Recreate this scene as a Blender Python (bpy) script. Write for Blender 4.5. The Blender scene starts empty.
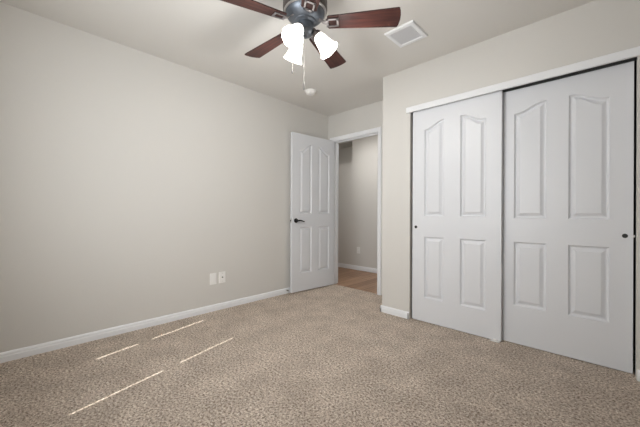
import bpy, bmesh, math
from mathutils import Vector, Matrix

# ---------------------------------------------------------------- camera, light, exposure
scene = bpy.context.scene
COL = scene.collection
PI = math.pi

cam_data = bpy.data.cameras.new('camera')
cam_data.sensor_width = 36.0
cam_data.lens = 299.0 / 640.0 * 36.0
cam_data.clip_start = 0.02
cam = bpy.data.objects.new('camera', cam_data)
COL.objects.link(cam)
cam.location = (0.0, 0.0, 1.02)
cam.rotation_euler = (Matrix.Rotation(math.radians(44.1), 3, 'Z') @ Matrix.Rotation(PI / 2, 3, 'X') @ Matrix.Rotation(math.radians(0.25), 3, 'Z')).to_euler()
scene.camera = cam

vs = scene.view_settings
scene.display_settings.display_device = 'sRGB'
vs.view_transform = 'Standard'
vs.look = 'None'
vs.gamma = 1.0
vs.use_curve_mapping = False
vs.exposure = -0.54
scene.cycles.max_bounces = 10
scene.cycles.diffuse_bounces = 8

world = bpy.data.worlds.new('outdoor_sky')
scene.world = world
world.use_nodes = True
world.node_tree.nodes['Background'].inputs['Color'].default_value = (0.75, 0.86, 1.0, 1)
world.node_tree.nodes['Background'].inputs['Strength'].default_value = 1.0


def lamp(name, kind, energy, color, loc, aim=None, **kw):
    ld = bpy.data.lights.new(name, kind)
    ld.energy = energy
    ld.color = color
    for k, v in kw.items():
        setattr(ld, k, v)
    lo = bpy.data.objects.new(name, ld)
    COL.objects.link(lo)
    lo.location = loc
    if aim is not None:
        lo.rotation_euler = Vector(aim).to_track_quat('-Z', 'Y').to_euler()
    return lo


SUN_DIR = Vector((-0.2386, 0.9711, -1.109))          # through the slits beside the window shades
lamp('sunlight', 'SUN', 12.0, (1.0, 0.96, 0.90), (-1.5, -4, 5), SUN_DIR, angle=0.0025)
lamp('window_daylight', 'AREA', 46.0, (0.95, 0.98, 1.0), (-1.40, -0.44, 1.40), (-0.28, 1, 0.05),
     shape='RECTANGLE', size=1.25, size_y=1.2, spread=math.radians(138))
lamp('added_hall_light', 'AREA', 14.0, (1.0, 0.97, 0.93), (-2.85, 3.62, 2.42), (0, 0, -1),  # unseen lamp added to brighten the hall
     shape='DISK', size=0.3)
FAN_POINT = 19.0
SHADE_GLOW = 4.0

# ---------------------------------------------------------------- materials


def mat(name, color, rough=0.6, metal=0.0, spec=0.5):
    m = bpy.data.materials.new(name)
    m.use_nodes = True
    b = m.node_tree.nodes['Principled BSDF']
    b.inputs['Base Color'].default_value = (*color, 1)
    b.inputs['Roughness'].default_value = rough
    b.inputs['Metallic'].default_value = metal
    b.inputs['Specular IOR Level'].default_value = spec
    return m


def nodes_of(m):
    nt = m.node_tree
    return nt, nt.nodes, nt.links, nt.nodes['Principled BSDF']


def add_coords(m, scale=(1, 1, 1), rot=(0, 0, 0), kind='Object'):
    nt, N, L, b = nodes_of(m)
    tc = N.new('ShaderNodeTexCoord')
    mp = N.new('ShaderNodeMapping')
    mp.inputs['Scale'].default_value = scale
    mp.inputs['Rotation'].default_value = rot
    L.new(tc.outputs[kind], mp.inputs['Vector'])
    return mp.outputs['Vector']


def add_bump(m, vec, scale, strength, dist, detail=3.0):
    nt, N, L, b = nodes_of(m)
    n = N.new('ShaderNodeTexNoise')
    n.inputs['Scale'].default_value = scale
    n.inputs['Detail'].default_value = detail
    L.new(vec, n.inputs['Vector'])
    bp = N.new('ShaderNodeBump')
    bp.inputs['Strength'].default_value = strength
    bp.inputs['Distance'].default_value = dist
    L.new(n.outputs['Fac'], bp.inputs['Height'])
    L.new(bp.outputs['Normal'], b.inputs['Normal'])
    return n


def ramp(m, src, stops):
    nt, N, L, b = nodes_of(m)
    r = N.new('ShaderNodeValToRGB')
    els = r.color_ramp.elements
    while len(els) < len(stops):
        els.new(0.5)
    for e, (p, c) in zip(els, stops):
        e.position = p
        e.color = (*c, 1)
    L.new(src, r.inputs['Fac'])
    return r.outputs['Color']


def wall_paint(name, color):
    m = mat(name, color, 0.75, spec=0.25)
    add_bump(m, add_coords(m), 60, 0.12, 0.004, 4)
    return m


M = {}
M['wall'] = wall_paint('greige_wall_paint', (0.655, 0.642, 0.616))
M['ceiling'] = wall_paint('ceiling_paint', (0.72, 0.708, 0.683))
M['white_trim'] = mat('white_trim_paint', (0.83, 0.845, 0.87), 0.35)
M['closet_shade_tone'] = mat('shade_toned_closet_plaster', (0.16, 0.15, 0.14), 0.9)  # darkness of the unlit closet is put into this colour
M['track'] = mat('dark_sliding_track', (0.05, 0.05, 0.05), 0.5)


def door_paint(name):
    m = mat(name, (0.725, 0.742, 0.778), 0.38)
    add_bump(m, add_coords(m, (90, 90, 5)), 3.0, 0.10, 0.002, 3)
    return m


M['door'] = door_paint('white_door_paint')

# carpet: twisted multi-tone yarn
m = mat('beige_carpet', (0.45, 0.37, 0.30), 0.95, spec=0.1)
v = add_coords(m)
nt, N, L, b = nodes_of(m)
n1 = add_bump(m, v, 190, 1.0, 0.014, 3)
n1.inputs['Roughness'].default_value = 0.7
n2 = N.new('ShaderNodeTexNoise')
n2.inputs['Scale'].default_value = 78
n2.inputs['Detail'].default_value = 6
n2.inputs['Roughness'].default_value = 0.85
L.new(v, n2.inputs['Vector'])
c1 = ramp(m, n2.outputs['Fac'], [(0.385, (0.070, 0.045, 0.032)), (0.455, (0.465, 0.372, 0.298)),
                                 (0.525, (0.740, 0.620, 0.522)), (0.595, (1.0, 0.95, 0.86))])
n3 = N.new('ShaderNodeTexNoise')
n3.inputs['Scale'].default_value = 5
n3.inputs['Detail'].default_value = 3
L.new(v, n3.inputs['Vector'])
c2 = ramp(m, n3.outputs['Fac'], [(0.32, (0.87, 0.86, 0.85)), (0.68, (1.10, 1.10, 1.10))])
mx = N.new('ShaderNodeMix')
mx.data_type = 'RGBA'
mx.blend_type = 'MULTIPLY'
mx.inputs['Factor'].default_value = 1.0
L.new(c1, mx.inputs['A'])
L.new(c2, mx.inputs['B'])
L.new(mx.outputs['Result'], b.inputs['Base Color'])
M['carpet'] = m

# hall floor: wood planks running away along Y
m = mat('brown_wood_planks', (0.35, 0.22, 0.14), 0.4)
v = add_coords(m, (1, 1, 1), (0, 0, PI / 2))
nt, N, L, b = nodes_of(m)
br = N.new('ShaderNodeTexBrick')
br.inputs['Color1'].default_value = (0.44, 0.275, 0.175, 1)
br.inputs['Color2'].default_value = (0.31, 0.180, 0.108, 1)
br.inputs['Mortar'].default_value = (0.09, 0.055, 0.035, 1)
br.inputs['Scale'].default_value = 1.0
br.inputs['Mortar Size'].default_value = 0.003
br.inputs['Brick Width'].default_value = 1.1
br.inputs['Row Height'].default_value = 0.14
L.new(v, br.inputs['Vector'])
v2 = add_coords(m, (40, 2.0, 1))
nz = N.new('ShaderNodeTexNoise')
nz.inputs['Scale'].default_value = 1.0
nz.inputs['Detail'].default_value = 4
L.new(v2, nz.inputs['Vector'])
cg = ramp(m, nz.outputs['Fac'], [(0.3, (0.72, 0.70, 0.68)), (0.7, (1.25, 1.22, 1.2))])
mx = N.new('ShaderNodeMix')
mx.data_type = 'RGBA'
mx.blend_type = 'MULTIPLY'
mx.inputs['Factor'].default_value = 1.0
L.new(br.outputs['Color'], mx.inputs['A'])
L.new(cg, mx.inputs['B'])
L.new(mx.outputs['Result'], b.inputs['Base Color'])
M['wood_floor'] = m

# cherry fan blade, grain along its length (local X)
m = mat('cherry_blade_wood', (0.13, 0.04, 0.028), 0.45, spec=0.3)
v = add_coords(m, (4, 60, 60))
nt, N, L, b = nodes_of(m)
nz = N.new('ShaderNodeTexNoise')
nz.inputs['Scale'].default_value = 1.0
nz.inputs['Detail'].default_value = 5
nz.inputs['Distortion'].default_value = 1.0
L.new(v, nz.inputs['Vector'])
cg = ramp(m, nz.outputs['Fac'], [(0.3, (0.026, 0.010, 0.009)), (0.52, (0.052, 0.019, 0.016)),
                                 (0.75, (0.100, 0.032, 0.022))])
L.new(cg, b.inputs['Base Color'])
M['blade'] = m
M['blade_edge'] = mat('dark_blade_edge', (0.03, 0.012, 0.01), 0.4)

m = mat('pewter_metal', (0.155, 0.175, 0.205), 0.42, metal=0.75)
add_bump(m, add_coords(m), 220, 0.10, 0.002, 2)
M['pewter'] = m
M['bronze'] = mat('dark_bronze_metal', (0.14, 0.122, 0.115), 0.4, metal=0.7)
M['nickel'] = mat('satin_nickel', (0.55, 0.54, 0.54), 0.28, metal=0.9)
M['iron'] = mat('antique_silver_metal', (0.36, 0.34, 0.345), 0.35, metal=0.8)
M['chain'] = mat('antique_chain_metal', (0.38, 0.36, 0.34), 0.6, spec=0.2)
M['black_metal'] = mat('black_metal', (0.012, 0.012, 0.014), 0.3, metal=0.3)
M['plastic'] = mat('white_plastic', (0.87, 0.865, 0.85), 0.4)
M['grey_plastic'] = mat('grey_plastic', (0.17, 0.17, 0.17), 0.5)
M['clear_grey'] = mat('grey_bumper_plastic', (0.40, 0.40, 0.39), 0.4)
M['louver'] = mat('vent_louver_paint', (0.70, 0.71, 0.74), 0.5)
M['slot'] = mat('dark_slot', (0.03, 0.03, 0.03), 0.7)
M['shade_fabric'] = mat('window_shade_fabric', (0.75, 0.73, 0.68), 0.9)
m = mat('lit_frosted_glass', (0.9, 0.88, 0.85), 0.3)
b = m.node_tree.nodes['Principled BSDF']
b.inputs['Emission Color'].default_value = (1.0, 0.965, 0.91, 1)
b.inputs['Emission Strength'].default_value = SHADE_GLOW
M['lit_glass'] = m

# ---------------------------------------------------------------- mesh helpers


def box(bm, lo, hi, bev=0.0, seg=2):
    lo, hi = Vector(lo), Vector(hi)
    r = bmesh.ops.create_cube(bm, size=1.0)
    vs_ = r['verts']
    for vt in vs_:
        vt.co = Vector(((lo[i] + hi[i]) / 2 + vt.co[i] * (hi[i] - lo[i])) for i in range(3))
    if bev > 0:
        es = list({e for vt in vs_ for e in vt.link_edges})
        bmesh.ops.bevel(bm, geom=es, offset=bev, segments=seg, profile=0.5, affect='EDGES')


def lathe(bm, prof, n=40, mtx=None):
    """profile [(r, z)] turned about Z; ends close where r = 0."""
    rings = []
    for r, z in prof:
        if r < 1e-6:
            rings.append([bm.verts.new((0, 0, z))])
        else:
            rings.append([bm.verts.new((r * math.cos(2 * PI * k / n), r * math.sin(2 * PI * k / n), z)) for k in range(n)])
    for a, c in zip(rings, rings[1:]):
        for k in range(n):
            k2 = (k + 1) % n
            if len(a) == 1 and len(c) == 1:
                continue
            if len(a) == 1:
                bm.faces.new((a[0], c[k], c[k2]))
            elif len(c) == 1:
                bm.faces.new((a[k2], a[k], c[0]))
            else:
                bm.faces.new((a[k2], a[k], c[k], c[k2]))
    if mtx is not None:
        for rg in rings:
            for vt in rg:
                vt.co = mtx @ vt.co


def prism(bm, pts, axis, a, c):
    """closed 2D outline swept along an axis: 'x' -> pts are (y,z); 'y' -> (x,z); 'z' -> (x,y)."""
    def place(p, t):
        return {'x': (t, p[0], p[1]), 'y': (p[0], t, p[1]), 'z': (p[0], p[1], t)}[axis]
    A = [bm.verts.new(place(p, a)) for p in pts]
    B = [bm.verts.new(place(p, c)) for p in pts]
    n = len(pts)
    bm.faces.new(A)
    bm.faces.new(B[::-1])
    for k in range(n):
        bm.faces.new((A[k], B[k], B[(k + 1) % n], A[(k + 1) % n]))


def tube(bm, pts, rad, n=12):
    rings = []
    pts = [Vector(p) for p in pts]
    rads = rad if isinstance(rad, (list, tuple)) else [rad] * len(pts)
    for i, p in enumerate(pts):
        t = (pts[min(i + 1, len(pts) - 1)] - pts[max(i - 1, 0)]).normalized()
        u = t.cross(Vector((0, 0, 1)))
        if u.length < 1e-3:
            u = t.cross(Vector((1, 0, 0)))
        u.normalize()
        w = t.cross(u)
        rings.append([bm.verts.new(p + (u * math.cos(2 * PI * k / n) + w * math.sin(2 * PI * k / n)) * rads[i]) for k in range(n)])
    for a, c in zip(rings, rings[1:]):
        for k in range(n):
            bm.faces.new((a[k], a[(k + 1) % n], c[(k + 1) % n], c[k]))
    bm.faces.new(rings[0][::-1])
    bm.faces.new(rings[-1])


def obj(name, bm, material, parent=None, smooth=False, kind=None, label=None, cat=None, group=None, loc=None, rot=None, weld=False):
    if weld:
        bmesh.ops.remove_doubles(bm, verts=bm.verts[:], dist=1e-6)
    bmesh.ops.recalc_face_normals(bm, faces=bm.faces[:])
    me = bpy.data.meshes.new(name)
    bm.to_mesh(me)
    bm.free()
    mats = material if isinstance(material, list) else [material]
    for mm in mats:
        me.materials.append(mm)
    if smooth:
        for p in me.polygons:
            p.use_smooth = True
        try:
            me.set_sharp_from_angle(angle=math.radians(38))
        except Exception:
            pass
    o = bpy.data.objects.new(name, me)
    COL.objects.link(o)
    if parent is not None:
        o.parent = parent
    if loc is not None:
        o.location = loc
    if rot is not None:
        o.rotation_euler = rot
    for k, val in (('kind', kind), ('label', label), ('category', cat), ('group', group)):
        if val:
            o[k] = val
    return o


def thing(name, label, cat, loc=(0, 0, 0), rotz=0.0, group=None, kind=None):
    o = bpy.data.objects.new(name, None)
    o.empty_display_size = 0.05
    COL.objects.link(o)
    o.location = loc
    o.rotation_euler = (0, 0, rotz)
    o['label'] = label
    o['category'] = cat
    if group:
        o['group'] = group
    if kind:
        o['kind'] = kind
    return o


def struct(name, bm, material, label, cat, smooth=False):
    return obj(name, bm, material, None, smooth, 'structure', label, cat)


# ---------------------------------------------------------------- room shell
XL, XR = -2.962, 1.50          # left and right wall faces
YN, YB, YC = -0.45, 3.225, 2.69  # window wall, back wall, closet front
XC = -1.70                     # outer corner of the closet
CE = 2.44                      # ceiling
YH0, YH1 = 3.34, 4.37          # hall: near face, far wall
HX0, HX1 = -4.7, -1.0
DX0, DX1, DZ = -2.866, -2.110, 2.055   # clear door opening

bm = bmesh.new()
prism(bm, [(XL - 0.1, YN - 0.2), (XR + 0.1, YN - 0.2), (XR + 0.1, YH0), (XC + 0.08, YH0), (XC + 0.08, 3.243), (XL - 0.1, 3.243)], 'z', -0.06, 0.0)
struct('floor', bm, M['carpet'], 'mottled beige cut pile carpet covering the bedroom floor', 'carpet')

bm = bmesh.new()
box(bm, (HX0, 3.243, -0.06), (XC + 0.08, YH1 + 0.1, -0.004))
struct('floor_hall', bm, M['wood_floor'], 'brown wood plank floor of the hall beyond the doorway', 'floor')

bm = bmesh.new()
box(bm, (XL - 0.12, YN - 0.25, CE), (XR + 0.12, YH0, CE + 0.08))
struct('ceiling', bm, M['ceiling'], 'pale greige bedroom ceiling', 'ceiling')
bm = bmesh.new()
box(bm, (HX0, YH0, CE), (HX1, YH1 + 0.35, CE + 0.08))
struct('ceiling_hall', bm, M['ceiling'], 'ceiling of the hall beyond the doorway', 'ceiling')

bm = bmesh.new()
box(bm, (XL - 0.12, YN - 0.25, 0), (XL, YH0, CE))
struct('wall_left', bm, M['wall'], 'long plain greige wall on the left of the room', 'wall')

bm = bmesh.new()
box(bm, (XL, YB, 0), (DX0 - 0.018, YH0, CE))
box(bm, (DX1 + 0.018, YB, 0), (XC + 0.11, YH0, CE))
box(bm, (DX0 - 0.018, YB, DZ + 0.018), (DX1 + 0.018, YH0, CE))
struct('wall_back', bm, M['wall'], 'greige back wall around the bedroom doorway', 'wall')

CX0, CX1, CZ = -1.393, 0.121, 2.045     # closet opening
bm = bmesh.new()
box(bm, (XC, YC, 0), (CX0, YC + 0.11, CE))
box(bm, (CX1, YC, 0), (XR, YC + 0.11, CE))
box(bm, (CX0, YC, CZ), (CX1, YC + 0.11, CE))
struct('wall_closet', bm, M['wall'], 'greige wall around the sliding closet doors', 'wall')
bm = bmesh.new()
box(bm, (XC, YC + 0.11, 0), (XC + 0.11, YB, CE))
struct('wall_closet_side', bm, M['wall'], 'return wall of the closet beside the doorway', 'wall')
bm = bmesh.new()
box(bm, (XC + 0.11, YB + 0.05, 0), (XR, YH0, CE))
struct('wall_closet_back', bm, M['closet_shade_tone'], 'wall at the back of the closet, coloured dark as if unlit', 'wall')

WX0, WX1, WZ0, WZ1 = -2.42, -0.56, 0.747, 2.14
bm = bmesh.new()
box(bm, (XL, YN - 0.14, 0), (WX0, YN, CE))
box(bm, (WX1, YN - 0.14, 0), (XR, YN, CE))
box(bm, (WX0, YN - 0.14, 0), (WX1, YN, WZ0))
box(bm, (WX0, YN - 0.14, WZ1), (WX1, YN, CE))
struct('wall_near', bm, M['wall'], 'greige window wall behind the photographer', 'wall')
bm = bmesh.new()
box(bm, (XR, YN - 0.2, 0), (XR + 0.12, YH0, CE))
struct('wall_right', bm, M['wall'], 'greige wall on the right beside the closet', 'wall')

# window in the near wall: shades leave two slits of sunlight
bm = bmesh.new()
for lo, hi in (((WX0, -0.585, WZ1 - 0.012), (WX1, -0.50, WZ1)), ((WX0, -0.585, WZ0 - 0.01), (WX1, -0.50, WZ0 + 0.01)),
               ((WX1 - 0.03, -0.585, WZ0 + 0.01), (WX1, -0.50, WZ1 - 0.012)),
               ((WX0, -0.585, WZ0 + 0.01), (-2.344, -0.50, WZ1 - 0.012)),
               ((-2.344, -0.58, 1.445), (WX1 - 0.03, -0.545, 1.532))):
    box(bm, lo, hi)
win = struct('window_1', bm, M['white_trim'], 'wide bedroom window with drawn shades behind the photographer', 'window')
for x0, x1, sun_stop in ((-2.324, -1.784, True), (-1.770, WX1 - 0.03, False)):
    bm = bmesh.new()
    box(bm, (x0, -0.512, WZ0 + 0.01), (x1, -0.502, WZ1 - 0.012))
    if sun_stop:
        box(bm, (-2.344, -0.512, WZ0 + 0.01), (x0, -0.502, 1.044))  # strip added to block sun in the lower part of the left slit
    obj('window_shade', bm, M['shade_fabric'], win)

# hall walls, far one with a recessed niche
NX0, NX1, NZ0, NZ1, NZM = -4.15, -3.413, 1.103, 2.36, 1.985
bm = bmesh.new()
box(bm, (HX0, YH1, 0), (NX0, YH1 + 0.40, CE))
box(bm, (NX1, YH1, 0), (HX1, YH1 + 0.40, CE))
box(bm, (NX0, YH1, 0), (NX1, YH1 + 0.40, NZ0))
box(bm, (NX0, YH1, NZ1), (NX1, YH1 + 0.40, CE))
box(bm, (NX0, YH1 + 0.07, NZ0), (NX1, YH1 + 0.40, NZM))
box(bm, (NX0, YH1 + 0.36, NZM), (NX1, YH1 + 0.40, NZ1))
struct('wall_hall', bm, M['wall'], 'greige hall wall with a recessed niche seen through the doorway', 'wall')
bm = bmesh.new()
box(bm, (HX0 - 0.1, YH0, 0), (HX0, YH1 + 0.1, CE))
struct('wall_hall_left', bm, M['wall'], 'left end wall of the hall', 'wall')
bm = bmesh.new()
box(bm, (HX1, YH0, 0), (HX1 + 0.1, YH1 + 0.1, CE))
struct('wall_hall_right', bm, M['wall'], 'right end wall of the hall', 'wall')
bm = bmesh.new()
box(bm, (HX0, YB, 0), (XL - 0.12, YH0, CE))
box(bm, (XR + 0.0, YH0, 0), (XR + 0.1, YH0 + 0.05, CE))
struct('wall_hall_near', bm, M['wall'], 'near wall of the hall left of the doorway', 'wall')

# baseboards: stepped profile (offset from wall, height)
BP = [(0, 0), (0.015, 0), (0.015, 0.038), (0.0115, 0.044), (0.0115, 0.054), (0.008, 0.062), (0.004, 0.067), (0, 0.067)]
bm = bmesh.new()
prism(bm, [(XL + d, z) for d, z in BP], 'y', YN, YB)
struct('baseboard_left', bm, M['white_trim'], 'white stepped baseboard along the left wall', 'baseboard')
bm = bmesh.new()
prism(bm, [(YC - d, z) for d, z in BP], 'x', XC - 0.015, CX0 - 0.004)
prism(bm, [(XC - d, z) for d, z in BP], 'y', YC - 0.015, YB)
struct('baseboard_closet', bm, M['white_trim'], 'white baseboard on the narrow wall left of the closet doors', 'baseboard')
bm = bmesh.new()
prism(bm, [(YC - d, z) for d, z in BP], 'x', CX1 + 0.004, XR)
struct('baseboard_right', bm, M['white_trim'], 'white baseboard right of the closet doors at photo edge', 'baseboard')
bm = bmesh.new()
prism(bm, [(YH1 - d, z * 1.15) for d, z in BP], 'x', HX0, HX1)
struct('baseboard_hall', bm, M['white_trim'], 'white baseboard along the hall wall', 'baseboard')

# door casing (three mitred sides as one trim) and jamb
CW = 0.052
CP = [(0.0, 0.0), (0.0, 0.010), (0.010, 0.014), (0.030, 0.016), (CW - 0.006, 0.018), (CW, 0.014), (CW, 0.0)]
bm = bmesh.new()
prism(bm, [(DX1 + 0.004 + a, YB - d) for a, d in CP], 'z', 0.0, DZ + 0.004 + CW)
prism(bm, [(DX0 - 0.004 - a, YB - d) for a, d in CP], 'z', 0.0, DZ + 0.004 + CW)
prism(bm, [(YB - d, DZ + 0.004 + a) for a, d in CP], 'x', DX0 - 0.004, DX1 + 0.004)
prism(bm, [(DX1 + 0.004 + a, YH0 + d) for a, d in CP], 'z', 0.0, DZ + 0.004 + CW)
prism(bm, [(DX0 - 0.004 - a, YH0 + d) for a, d in CP], 'z', 0.0, DZ + 0.004 + CW)
prism(bm, [(YH0 + d, DZ + 0.004 + a) for a, d in CP], 'x', DX0 - 0.004, DX1 + 0.004)
struct('trim_1', bm, M['white_trim'], 'white casing around the bedroom doorway', 'trim')
bm = bmesh.new()
box(bm, (DX0 - 0.018, YB - 0.002, 0), (DX0, YH0 + 0.002, DZ + 0.018))
box(bm, (DX1, YB - 0.002, 0), (DX1 + 0.018, YH0 + 0.002, DZ + 0.018))
box(bm, (DX0, YB - 0.002, DZ), (DX1, YH0 + 0.002, DZ + 0.018))
box(bm, (DX0, 3.270, 0), (DX0 + 0.011, 3.305, DZ))
box(bm, (DX1 - 0.011, 3.270, 0), (DX1, 3.305, DZ))
box(bm, (DX0 + 0.011, 3.270, DZ - 0.011), (DX1 - 0.011, 3.305, DZ))
struct('trim_2', bm, M['white_trim'], 'white door jamb lining the bedroom doorway', 'trim')

# closet header fascia and track
bm = bmesh.new()
prism(bm, [(YC, 1.999), (YC - 0.020, 1.999), (YC - 0.022, 2.003), (YC - 0.022, 2.046), (YC - 0.018, 2.053), (YC, 2.055)], 'x', CX0 - 0.033, CX1 + 0.034)
struct('trim_3', bm, M['white_trim'], 'white header board across the top of the closet doors', 'trim')
bm = bmesh.new()
box(bm, (CX0, YC + 0.020, 2.025), (CX1, YC + 0.108, CZ))
box(bm, (CX0, YC + 0.062, 2.004), (CX1, YC + 0.066, 2.025))
struct('trim_4', bm, M['track'], 'dark sliding track above the closet doors', 'trim')

# ---------------------------------------------------------------- moulded doors


def panel_outline(p, inset, n=14):
    """p = (x0, x1, z0, z_top_at_x0, z_top_at_x1); the top runs as an S-curve between two heights."""
    x0, x1, z0, ta, tb = p
    pts = [(x0 + inset, z0 + inset), (x1 - inset, z0 + inset)]
    for k in range(n + 1):
        u = 1 - k / n
        x = (x0 + inset) + (x1 - x0 - 2 * inset) * u
        s = min(1.0, max(0.0, (u - 0.06) / 0.88))
        s = s * s * (3 - 2 * s)
        pts.append((x, ta + (tb - ta) * s - inset))
    return pts


STEPS = [(0.0, 0.0), (0.002, 0.003), (0.008, 0.012), (0.013, 0.0145), (0.018, 0.0145), (0.030, 0.009), (0.041, 0.002), (0.044, 0.002)]


def panel_mesh(p, T):
    bm = bmesh.new()
    loops = []
    for side in (0, 1):
        rings = []
        for inset, dep in STEPS:
            y = dep if side == 0 else T - dep
            rings.append([bm.verts.new((x, y, z)) for x, z in panel_outline(p, inset)])
        for a, c in zip(rings, rings[1:]):
            for k in range(len(a)):
                bm.faces.new((a[k], a[(k + 1) % len(a)], c[(k + 1) % len(a)], c[k]))
        bm.faces.new(rings[-1])
        loops.append(rings[0])
    a, c = loops
    for k in range(len(a)):
        bm.faces.new((a[k], a[(k + 1) % len(a)], c[(k + 1) % len(a)], c[k]))
    return bm


def leaf_mesh(W, z0, z1, panels, T):
    bm = bmesh.new()
    e = 0.0015
    for y, edge_in in ((0.0, e), (T, e)):
        edges = []
        outer = [(edge_in, z0 + edge_in), (W - edge_in, z0 + edge_in), (W - edge_in, z1 - edge_in), (edge_in, z1 - edge_in)]
        for lp in [outer] + [panel_outline(p, 0.0) for p in panels]:
            vv = [bm.verts.new((x, y, z)) for x, z in lp]
            edges += [bm.edges.new((vv[k], vv[(k + 1) % len(vv)])) for k in range(len(vv))]
        bmesh.ops.triangle_fill(bm, use_beauty=True, use_dissolve=False, edges=edges)
    ring = []
    for x, z, sx, sz in ((0, z0, 1, 1), (W, z0, -1, 1), (W, z1, -1, -1), (0, z1, 1, -1)):
        ring.append([bm.verts.new(c) for c in ((x + sx * e, 0, z + sz * e), (x, e, z), (x, T - e, z), (x + sx * e, T, z + sz * e))])
    for k in range(4):
        a, c = ring[k], ring[(k + 1) % 4]
        for q in range(3):
            bm.faces.new((a[q], a[q + 1], c[q + 1], c[q]))
    for p in panels:
        ol = panel_outline(p, 0.0)
        A = [bm.verts.new((x, 0, z)) for x, z in ol]
        B = [bm.verts.new((x, T, z)) for x, z in ol]
        for k in range(len(A)):
            bm.faces.new((A[k], B[k], B[(k + 1) % len(A)], A[(k + 1) % len(A)]))
    return bm


def panel_door(name, W, z0, z1, panels, T, label, loc, rotz=0.0):
    d = obj(name, leaf_mesh(W, z0, z1, panels, T), M['door'], None, False, 'structure', label, 'door', loc=loc, rot=(0, 0, rotz), weld=True)
    for p in panels:
        obj('panel', panel_mesh(p, T), M['door'], d, False, weld=True)
    return d


# bedroom door, swung open almost flat against the left wall
W1 = 0.735
A1 = math.radians(85.24)
door1 = panel_door('door_1', W1, 0.012, 2.053,
                   [(0.122, 0.325, 0.246, 0.842, 0.842), (0.440, 0.640, 0.246, 0.842, 0.842),
                    (0.122, 0.325, 1.018, 1.842, 1.926), (0.440, 0.640, 1.018, 1.926, 1.842)],
                   0.035, 'white four-panel bedroom door standing open against the left wall', (-2.885, 2.468, 0), A1)
R90 = Matrix.Rotation(PI / 2, 4, 'X')
bm = bmesh.new()
lathe(bm, [(0, 0.0), (0.030, 0.0), (0.031, 0.004), (0.027, 0.009), (0.012, 0.011), (0.012, 0.042), (0, 0.042)], 28,
      Matrix.Translation((0.062, 0, 0.928)) @ R90)
tube(bm, [(0.062, -0.030, 0.928), (0.075, -0.043, 0.929), (0.100, -0.047, 0.931), (0.125, -0.047, 0.926), (0.150, -0.046, 0.917), (0.168, -0.044, 0.917)],
     [0.010, 0.011, 0.010, 0.009, 0.008, 0.0065])
obj('lever_handle', bm, M['black_metal'], door1, True, label='black lever handle on a round rose')
bm = bmesh.new()
box(bm, (-0.0012, 0.006, 0.898), (0.0006, 0.029, 0.955), 0.0004, 1)
lp = obj('latch_plate', bm, M['nickel'], door1, False, label='metal latch plate on the door edge')
bm = bmesh.new()
prism(bm, [(0.0, 0.011), (-0.010, 0.016), (-0.010, 0.024), (0.0, 0.024)], 'z', 0.918, 0.936)
obj('latch_bolt', bm, M['black_metal'], lp)
for zc in (0.24, 1.03, 1.82):
    bm = bmesh.new()
    lathe(bm, [(0, -0.045), (0.006, -0.045), (0.006, 0.045), (0, 0.045)], 14, Matrix.Translation((W1 + 0.007, 0.028, zc)))
    box(bm, (W1 - 0.0005, 0.005, zc - 0.045), (W1 + 0.0015, 0.028, zc + 0.045))
    obj('hinge', bm, M['nickel'], door1, True, label='metal hinge')

# closet doors: front one left, rear one right
T2 = 0.035
YF, YR = YC + 0.020, YC + 0.071
WF = 0.757
dF = panel_door('door_2', WF, 0.005, 2.006,
                [(0.118, 0.300, 0.228, 0.807, 0.807), (0.442, 0.645, 0.228, 0.807, 0.807),
                 (0.118, 0.300, 0.998, 1.815, 1.878), (0.442, 0.645, 0.998, 1.878, 1.812)],
                T2, 'white four-panel sliding closet door on the left, in front', (-1.3757, YF, 0))
XRD = -0.640
dR = panel_door('door_3', 0.749, 0.005, 2.003,
                [(0.096, 0.303, 0.304, 0.804, 0.804), (0.428, 0.640, 0.304, 0.804, 0.804),
                 (0.096, 0.303, 0.988, 1.812, 1.870), (0.428, 0.640, 0.988, 1.870, 1.806)],
                T2, 'white four-panel sliding closet door on the right, behind the other', (XRD, YR, 0))
for d, x, z in ((dF, 0.036, 0.895), (dR, 0.711, 0.884)):
    bm = bmesh.new()
    lathe(bm, [(0, -0.004), (0.014, -0.004), (0.014, 0.0014), (0.0115, 0.0026), (0.009, 0.0020), (0.006, 0.0010), (0, 0.0006)], 24,
          Matrix.Translation((x, 0.0, z)) @ R90)
    obj('finger_pull', bm, M['slot'], d, True, label='small round dark metal finger pull')
bm = bmesh.new()
box(bm, (0.7492, 0.004, 0.876), (0.757, 0.016, 0.890), 0.002)
obj('edge_bumper', bm, M['plastic'], dR, label='tiny white bumper on the door edge')

bm = bmesh.new()
box(bm, (-0.690, YC - 0.002, 0.0), (-0.625, YC + 0.018, 0.006), 0.002)
box(bm, (-0.668, YC + 0.002, 0.006), (-0.645, YC + 0.014, 0.022), 0.003)
obj('door_guide', bm, M['plastic'], label='small white plastic floor guide under the inner corner of the front closet door', cat='door guide')

t = None
bm = bmesh.new()
box(bm, (-1.4035, YC - 0.024, 0.0), (-1.3965, YC - 0.0155, 0.062), 0.002)
obj('corner_bumper', bm, M['clear_grey'], label='small grey bumper strip on the baseboard end left of the closet doors', cat='bumper')

# door stop on the baseboard behind the open door
t = thing('door_stop', 'little door stop on the baseboard behind the open bedroom door', 'door stop', (XL + 0.0155, 2.440, 0.042))
RY = Matrix.Rotation(PI / 2, 4, 'Y')
bm = bmesh.new()
lathe(bm, [(0, 0), (0.011, 0), (0.011, 0.003), (0.0045, 0.006), (0.0045, 0.018), (0, 0.018)], 18, RY)
obj('stem', bm, M['nickel'], t, True)
bm = bmesh.new()
lathe(bm, [(0, 0.018), (0.0085, 0.018), (0.0095, 0.024), (0.0075, 0.029), (0, 0.0295)], 18, RY)
obj('rubber_tip', bm, M['grey_plastic'], t, True, label='grey rubber tip')

# ---------------------------------------------------------------- wall plates


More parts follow.
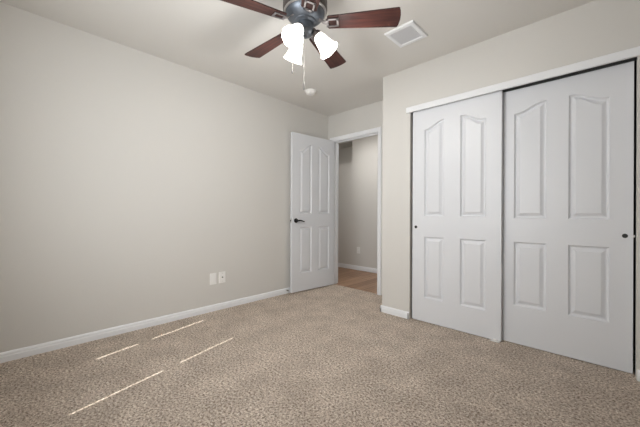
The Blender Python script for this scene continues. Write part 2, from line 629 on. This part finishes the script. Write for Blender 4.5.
def wall_plate(name, label, y, z, kind, loc, rotz, group=None):
    t = thing(name, label, 'wall plate' if kind != 'duplex' else 'electrical outlet', loc, rotz, group)
    bm = bmesh.new()   # local: plate face towards -Y
    w, h = 0.036, 0.0585
    prism(bm, [(-w, 0), (w, 0), (w, -0.003), (w - 0.003, -0.0065), (-w + 0.003, -0.0065), (-w, -0.003)], 'z', -h, h)
    obj('plate', bm, M['plastic'], t)
    if kind == 'rocker':
        bm = bmesh.new()
        box(bm, (-0.0165, -0.0095, -0.033), (0.0165, -0.006, 0.033), 0.0015)
        obj('insert', bm, M['plastic'], t)
    elif kind == 'jack':
        bm = bmesh.new()
        lathe(bm, [(0, 0.006), (0.0075, 0.006), (0.0075, 0.010), (0.0055, 0.010), (0.0055, 0.016), (0, 0.016)], 18, R90)
        obj('jack', bm, M['grey_plastic'], t, True, label='dark round jack')
        for s in (-1, 1):
            bm = bmesh.new()
            lathe(bm, [(0, 0.006), (0.0035, 0.006), (0.003, 0.0078), (0, 0.008)], 14, Matrix.Translation((0, 0, s * 0.042)) @ R90)
            obj('screw', bm, M['nickel'], t, True)
    else:
        for s in (-1, 1):
            bm = bmesh.new()
            lathe(bm, [(0, 0.006), (0.0165, 0.006), (0.0165, 0.0085), (0.0155, 0.0095), (0, 0.0095)], 24, Matrix.Translation((0, 0, s * 0.0195)) @ R90)
            f = obj('receptacle', bm, M['plastic'], t, True)
            bm = bmesh.new()
            box(bm, (-0.0075, -0.0105, s * 0.0195 - 0.002), (-0.0055, -0.0094, s * 0.0195 + 0.007))
            box(bm, (0.0055, -0.0105, s * 0.0195 - 0.002), (0.0075, -0.0094, s * 0.0195 + 0.006))
            obj('slots', bm, M['slot'], f)
    return t


wall_plate('wall_plate', 'white wall plate with a plain rectangular insert on the left wall, nearer of the pair', 0, 0, 'rocker', (XL, 1.463, 0.336), PI / 2)
wall_plate('wall_plate', 'white wall plate with a dark jack in its centre on the left wall', 0, 0, 'jack', (XL, 1.563, 0.338), PI / 2)
wall_plate('outlet', 'white electrical outlet low on the hall wall seen through the doorway', 0, 0, 'duplex', (-3.262, YH1, 0.360), 0)

# ---------------------------------------------------------------- ceiling vent and smoke detector
vx0, vx1, vy0, vy1 = -1.281, -1.039, 2.038, 2.294
t = thing('ceiling_vent', 'white square louvred air vent on the ceiling right of the fan', 'vent', ((vx0 + vx1) / 2, (vy0 + vy1) / 2, CE))
hx, hy, fw = (vx1 - vx0) / 2, (vy1 - vy0) / 2, 0.034
bm = bmesh.new()
rings = []
for ins, z in ((0, 0), (0, -0.006), (0.004, -0.013), (fw - 0.008, -0.016), (fw, -0.012), (fw, 0)):
    rings.append([bm.verts.new((sx * (hx - ins), sy * (hy - ins), z)) for sx, sy in ((-1, -1), (1, -1), (1, 1), (-1, 1))])
for k in range(len(rings)):
    a, c = rings[k], rings[(k + 1) % len(rings)]
    for q in range(4):
        bm.faces.new((a[q], a[(q + 1) % 4], c[(q + 1) % 4], c[q]))
obj('frame', bm, M['white_trim'], t)
bm = bmesh.new()
box(bm, (-hx + fw, -hy + fw, -0.0015), (hx - fw, hy - fw, 0))
obj('backing', bm, M['louver'], t)
ns = 11
for k in range(ns):
    x = -hx + fw + (k + 0.5) * (2 * hx - 2 * fw) / ns
    bm = bmesh.new()
    prism(bm, [(x - 0.007, -0.0095), (x - 0.006, -0.0105), (x + 0.008, -0.0035), (x + 0.007, -0.0025)], 'y', -hy + fw - 0.001, hy - fw + 0.001)
    obj('louver', bm, M['louver'], t)

t = thing('smoke_detector', 'small round white smoke detector on the ceiling near the doorway', 'smoke detector', (-2.495, 2.408, CE))
bm = bmesh.new()
lathe(bm, [(0, 0), (0.066, 0), (0.067, -0.008), (0.062, -0.014), (0, -0.014)], 36)
obj('base', bm, M['plastic'], t, True)
bm = bmesh.new()
lathe(bm, [(0.055, -0.014), (0.054, -0.020), (0.050, -0.022), (0.050, -0.028), (0.047, -0.036), (0.036, -0.042), (0.018, -0.0445), (0.016, -0.042), (0, -0.042)], 36)
obj('cover', bm, M['plastic'], t, True)
bm = bmesh.new()
lathe(bm, [(0, -0.042), (0.010, -0.042), (0.0095, -0.0455), (0, -0.046)], 20, Matrix.Translation((0.0, 0.0, 0)))
obj('test_button', bm, M['louver'], t, True)

# ---------------------------------------------------------------- ceiling fan
FX, FY, FZ = -1.3535, 1.2575, 2.19
fan = thing('ceiling_fan', 'five-blade ceiling fan with cherry blades and three lit glass shades', 'ceiling fan', (FX, FY, FZ))
bm = bmesh.new()
lathe(bm, [(0, 0.25), (0.075, 0.25), (0.078, 0.235), (0.062, 0.205), (0.030, 0.196), (0, 0.196)], 40)
obj('canopy', bm, M['bronze'], fan, True)
bm = bmesh.new()
lathe(bm, [(0, 0.20), (0.050, 0.20), (0.095, 0.188), (0.125, 0.165), (0.134, 0.145), (0.136, 0.120), (0.131, 0.118), (0.131, 0.104),
           (0.136, 0.102), (0.136, 0.080), (0.130, 0.072), (0, 0.072)], 56)
obj('motor_housing', bm, M['bronze'], fan, True)
bm = bmesh.new()
lathe(bm, [(0.128, 0.074), (0.131, 0.070), (0.129, 0.064), (0.121, 0.062), (0.120, 0.074)], 56)
obj('trim_ring', bm, M['nickel'], fan, True, label='bright metal ring')
bm = bmesh.new()
lathe(bm, [(0, 0.072), (0.121, 0.072), (0.119, 0.056), (0.106, 0.036), (0.088, 0.022), (0.070, 0.012), (0.068, 0.004), (0.058, 0.000), (0.054, -0.004), (0, -0.004)], 56)
obj('bowl', bm, M['pewter'], fan, True, label='grey-blue metal bowl')
bm = bmesh.new()
lathe(bm, [(0, -0.004), (0.050, -0.004), (0.052, -0.012), (0.050, -0.040), (0.054, -0.046), (0.050, -0.060), (0.036, -0.072), (0.012, -0.078), (0.010, -0.088), (0, -0.090)], 44)
obj('switch_housing', bm, M['pewter'], fan, True)

PITCH = math.radians(-12)
BLADE_PTS = [(0.145, -0.046), (0.25, -0.051), (0.42, -0.061), (0.556, -0.0685), (0.563, -0.066), (0.570, -0.045), (0.5745, -0.015),
             (0.5745, 0.015), (0.570, 0.045), (0.563, 0.066), (0.556, 0.0685), (0.42, 0.061), (0.25, 0.051), (0.145, 0.046), (0.138, 0.038), (0.138, -0.038)]


def blade_bm():
    bm = bmesh.new()
    prism(bm, BLADE_PTS, 'z', -0.003, 0.003)
    for f in bm.faces:
        f.material_index = 0 if len(f.verts) > 4 else 1
    return bm


def iron_bm():
    bm = bmesh.new()

    def bar(pts, w0, z):
        for (a, c) in zip(pts, pts[1:]):
            a, c = Vector(a), Vector(c)
            dd = (c - a).normalized()
            nrm = Vector((-dd.y, dd.x)) * w0 / 2
            prism(bm, [tuple(a + nrm), tuple(a - nrm), tuple(c - nrm), tuple(c + nrm)], 'z', z - 0.0025, z + 0.0025)
    z = -0.0065
    # rectangular open plate under the blade root, and an arm back to the motor
    bar([(0.132, -0.025), (0.204, -0.025)], 0.010, z)
    bar([(0.132, 0.025), (0.204, 0.025)], 0.010, z)
    bar([(0.138, -0.030), (0.138, 0.030)], 0.014, z)
    bar([(0.200, -0.030), (0.200, 0.030)], 0.012, z)
    for y in (-0.02, 0.02):
        lathe(bm, [(0, -0.003), (0.005, -0.003), (0.004, -0.006), (0, -0.007)], 12, Matrix.Translation((0.200, y, z)))
    lathe(bm, [(0, -0.003), (0.005, -0.003), (0.004, -0.006), (0, -0.007)], 12, Matrix.Translation((0.140, 0, z)))
    # curved arm rising to the motor underside
    pts = [(0.138, z), (0.122, z + 0.002), (0.108, z + 0.010), (0.094, 0.020), (0.078, 0.022)]
    top = [(x, zz + 0.005) for x, zz in pts]
    prism(bm, pts + top[::-1], 'y', -0.012, 0.012)
    return bm


RP = Matrix.Rotation(PITCH, 4, 'X')
b0 = None
for k in range(5):
    ang = math.radians(37.4 + 72 * k)
    if b0 is None:
        b0 = obj('blade', blade_bm(), [M['blade'], M['blade_edge']], fan, False)
        i0 = obj('blade_iron', iron_bm(), M['iron'], b0, False, label='silver metal bracket with an open rectangle')
        bb, ii = b0, i0
    else:
        bb = b0.copy()
        COL.objects.link(bb)
        bb.parent = fan
        ii = i0.copy()
        COL.objects.link(ii)
        ii.parent = bb
    bb.matrix_local = Matrix.Rotation(ang, 4, 'Z') @ RP

# light kit: three bell shades on short arms
s0 = None
for k, deg in enumerate((-71, 45, 169)):
    a = math.radians(deg)
    tilt = math.radians(52)
    d_out = Vector((math.cos(a), math.sin(a), 0))
    axis = d_out * math.cos(tilt) + Vector((0, 0, -math.sin(tilt)))
    base = d_out * 0.066 + Vector((0, 0, -0.056))
    mtx = Matrix.Translation(base) @ axis.to_track_quat('Z', 'Y').to_matrix().to_4x4()
    if s0 is None:
        bm = bmesh.new()
        prof = [(0.024, 0.020), (0.030, 0.024), (0.036, 0.040), (0.041, 0.065), (0.046, 0.090), (0.052, 0.112), (0.061, 0.132), (0.064, 0.139)]
        lathe(bm, prof + [(r - 0.003, z - 0.0005) for r, z in prof[::-1]] + [prof[0]], 40)
        s0 = obj('glass_shade', bm, M['lit_glass'], fan, True, label='glowing frosted bell shade')
        bm = bmesh.new()
        lathe(bm, [(0, -0.028), (0.013, -0.028), (0.014, -0.006), (0.024, -0.002), (0.027, 0.006), (0.027, 0.026), (0.022, 0.030), (0, 0.030)], 28)
        for q in range(3):
            qa = q * 2 * PI / 3 + 0.5
            tube(bm, [(0.026 * math.cos(qa), 0.026 * math.sin(qa), 0.016), (0.036 * math.cos(qa), 0.036 * math.sin(qa), 0.016)], 0.0035, 8)
        h0 = obj('lamp_holder', bm, M['bronze'], fan, True, label='dark metal lamp holder')
        ss, hh = s0, h0
    else:
        ss, hh = s0.copy(), h0.copy()
        for o in (ss, hh):
            COL.objects.link(o)
            o.parent = fan
    ss.matrix_local = mtx
    hh.matrix_local = mtx
    pl = lamp('fan_lamp', 'POINT', FAN_POINT, (1.0, 0.985, 0.95), Vector((FX, FY, FZ)) + base + axis * 0.15, shadow_soft_size=0.05)

# two pull chains
for (cx_, cy_, ztop, zend, plen) in ((0.000, -0.008, 2.115, 1.780, 0.038), (-0.072, -0.040, 2.150, 1.895, 0.016)):
    bm = bmesh.new()
    tube(bm, [(cx_, cy_, ztop - FZ), (cx_, cy_, zend + plen - FZ)], 0.0009, 8)
    ch = obj('pull_chain', bm, M['chain'], fan, True)
    bm = bmesh.new()
    lathe(bm, [(0, plen), (0.0022, plen), (0.0035, plen * 0.8), (0.0042, plen * 0.3), (0.003, 0), (0, -0.001)], 14, Matrix.Translation((cx_, cy_, zend - FZ)))
    obj('pull_knob', bm, M['slot'], ch, True)
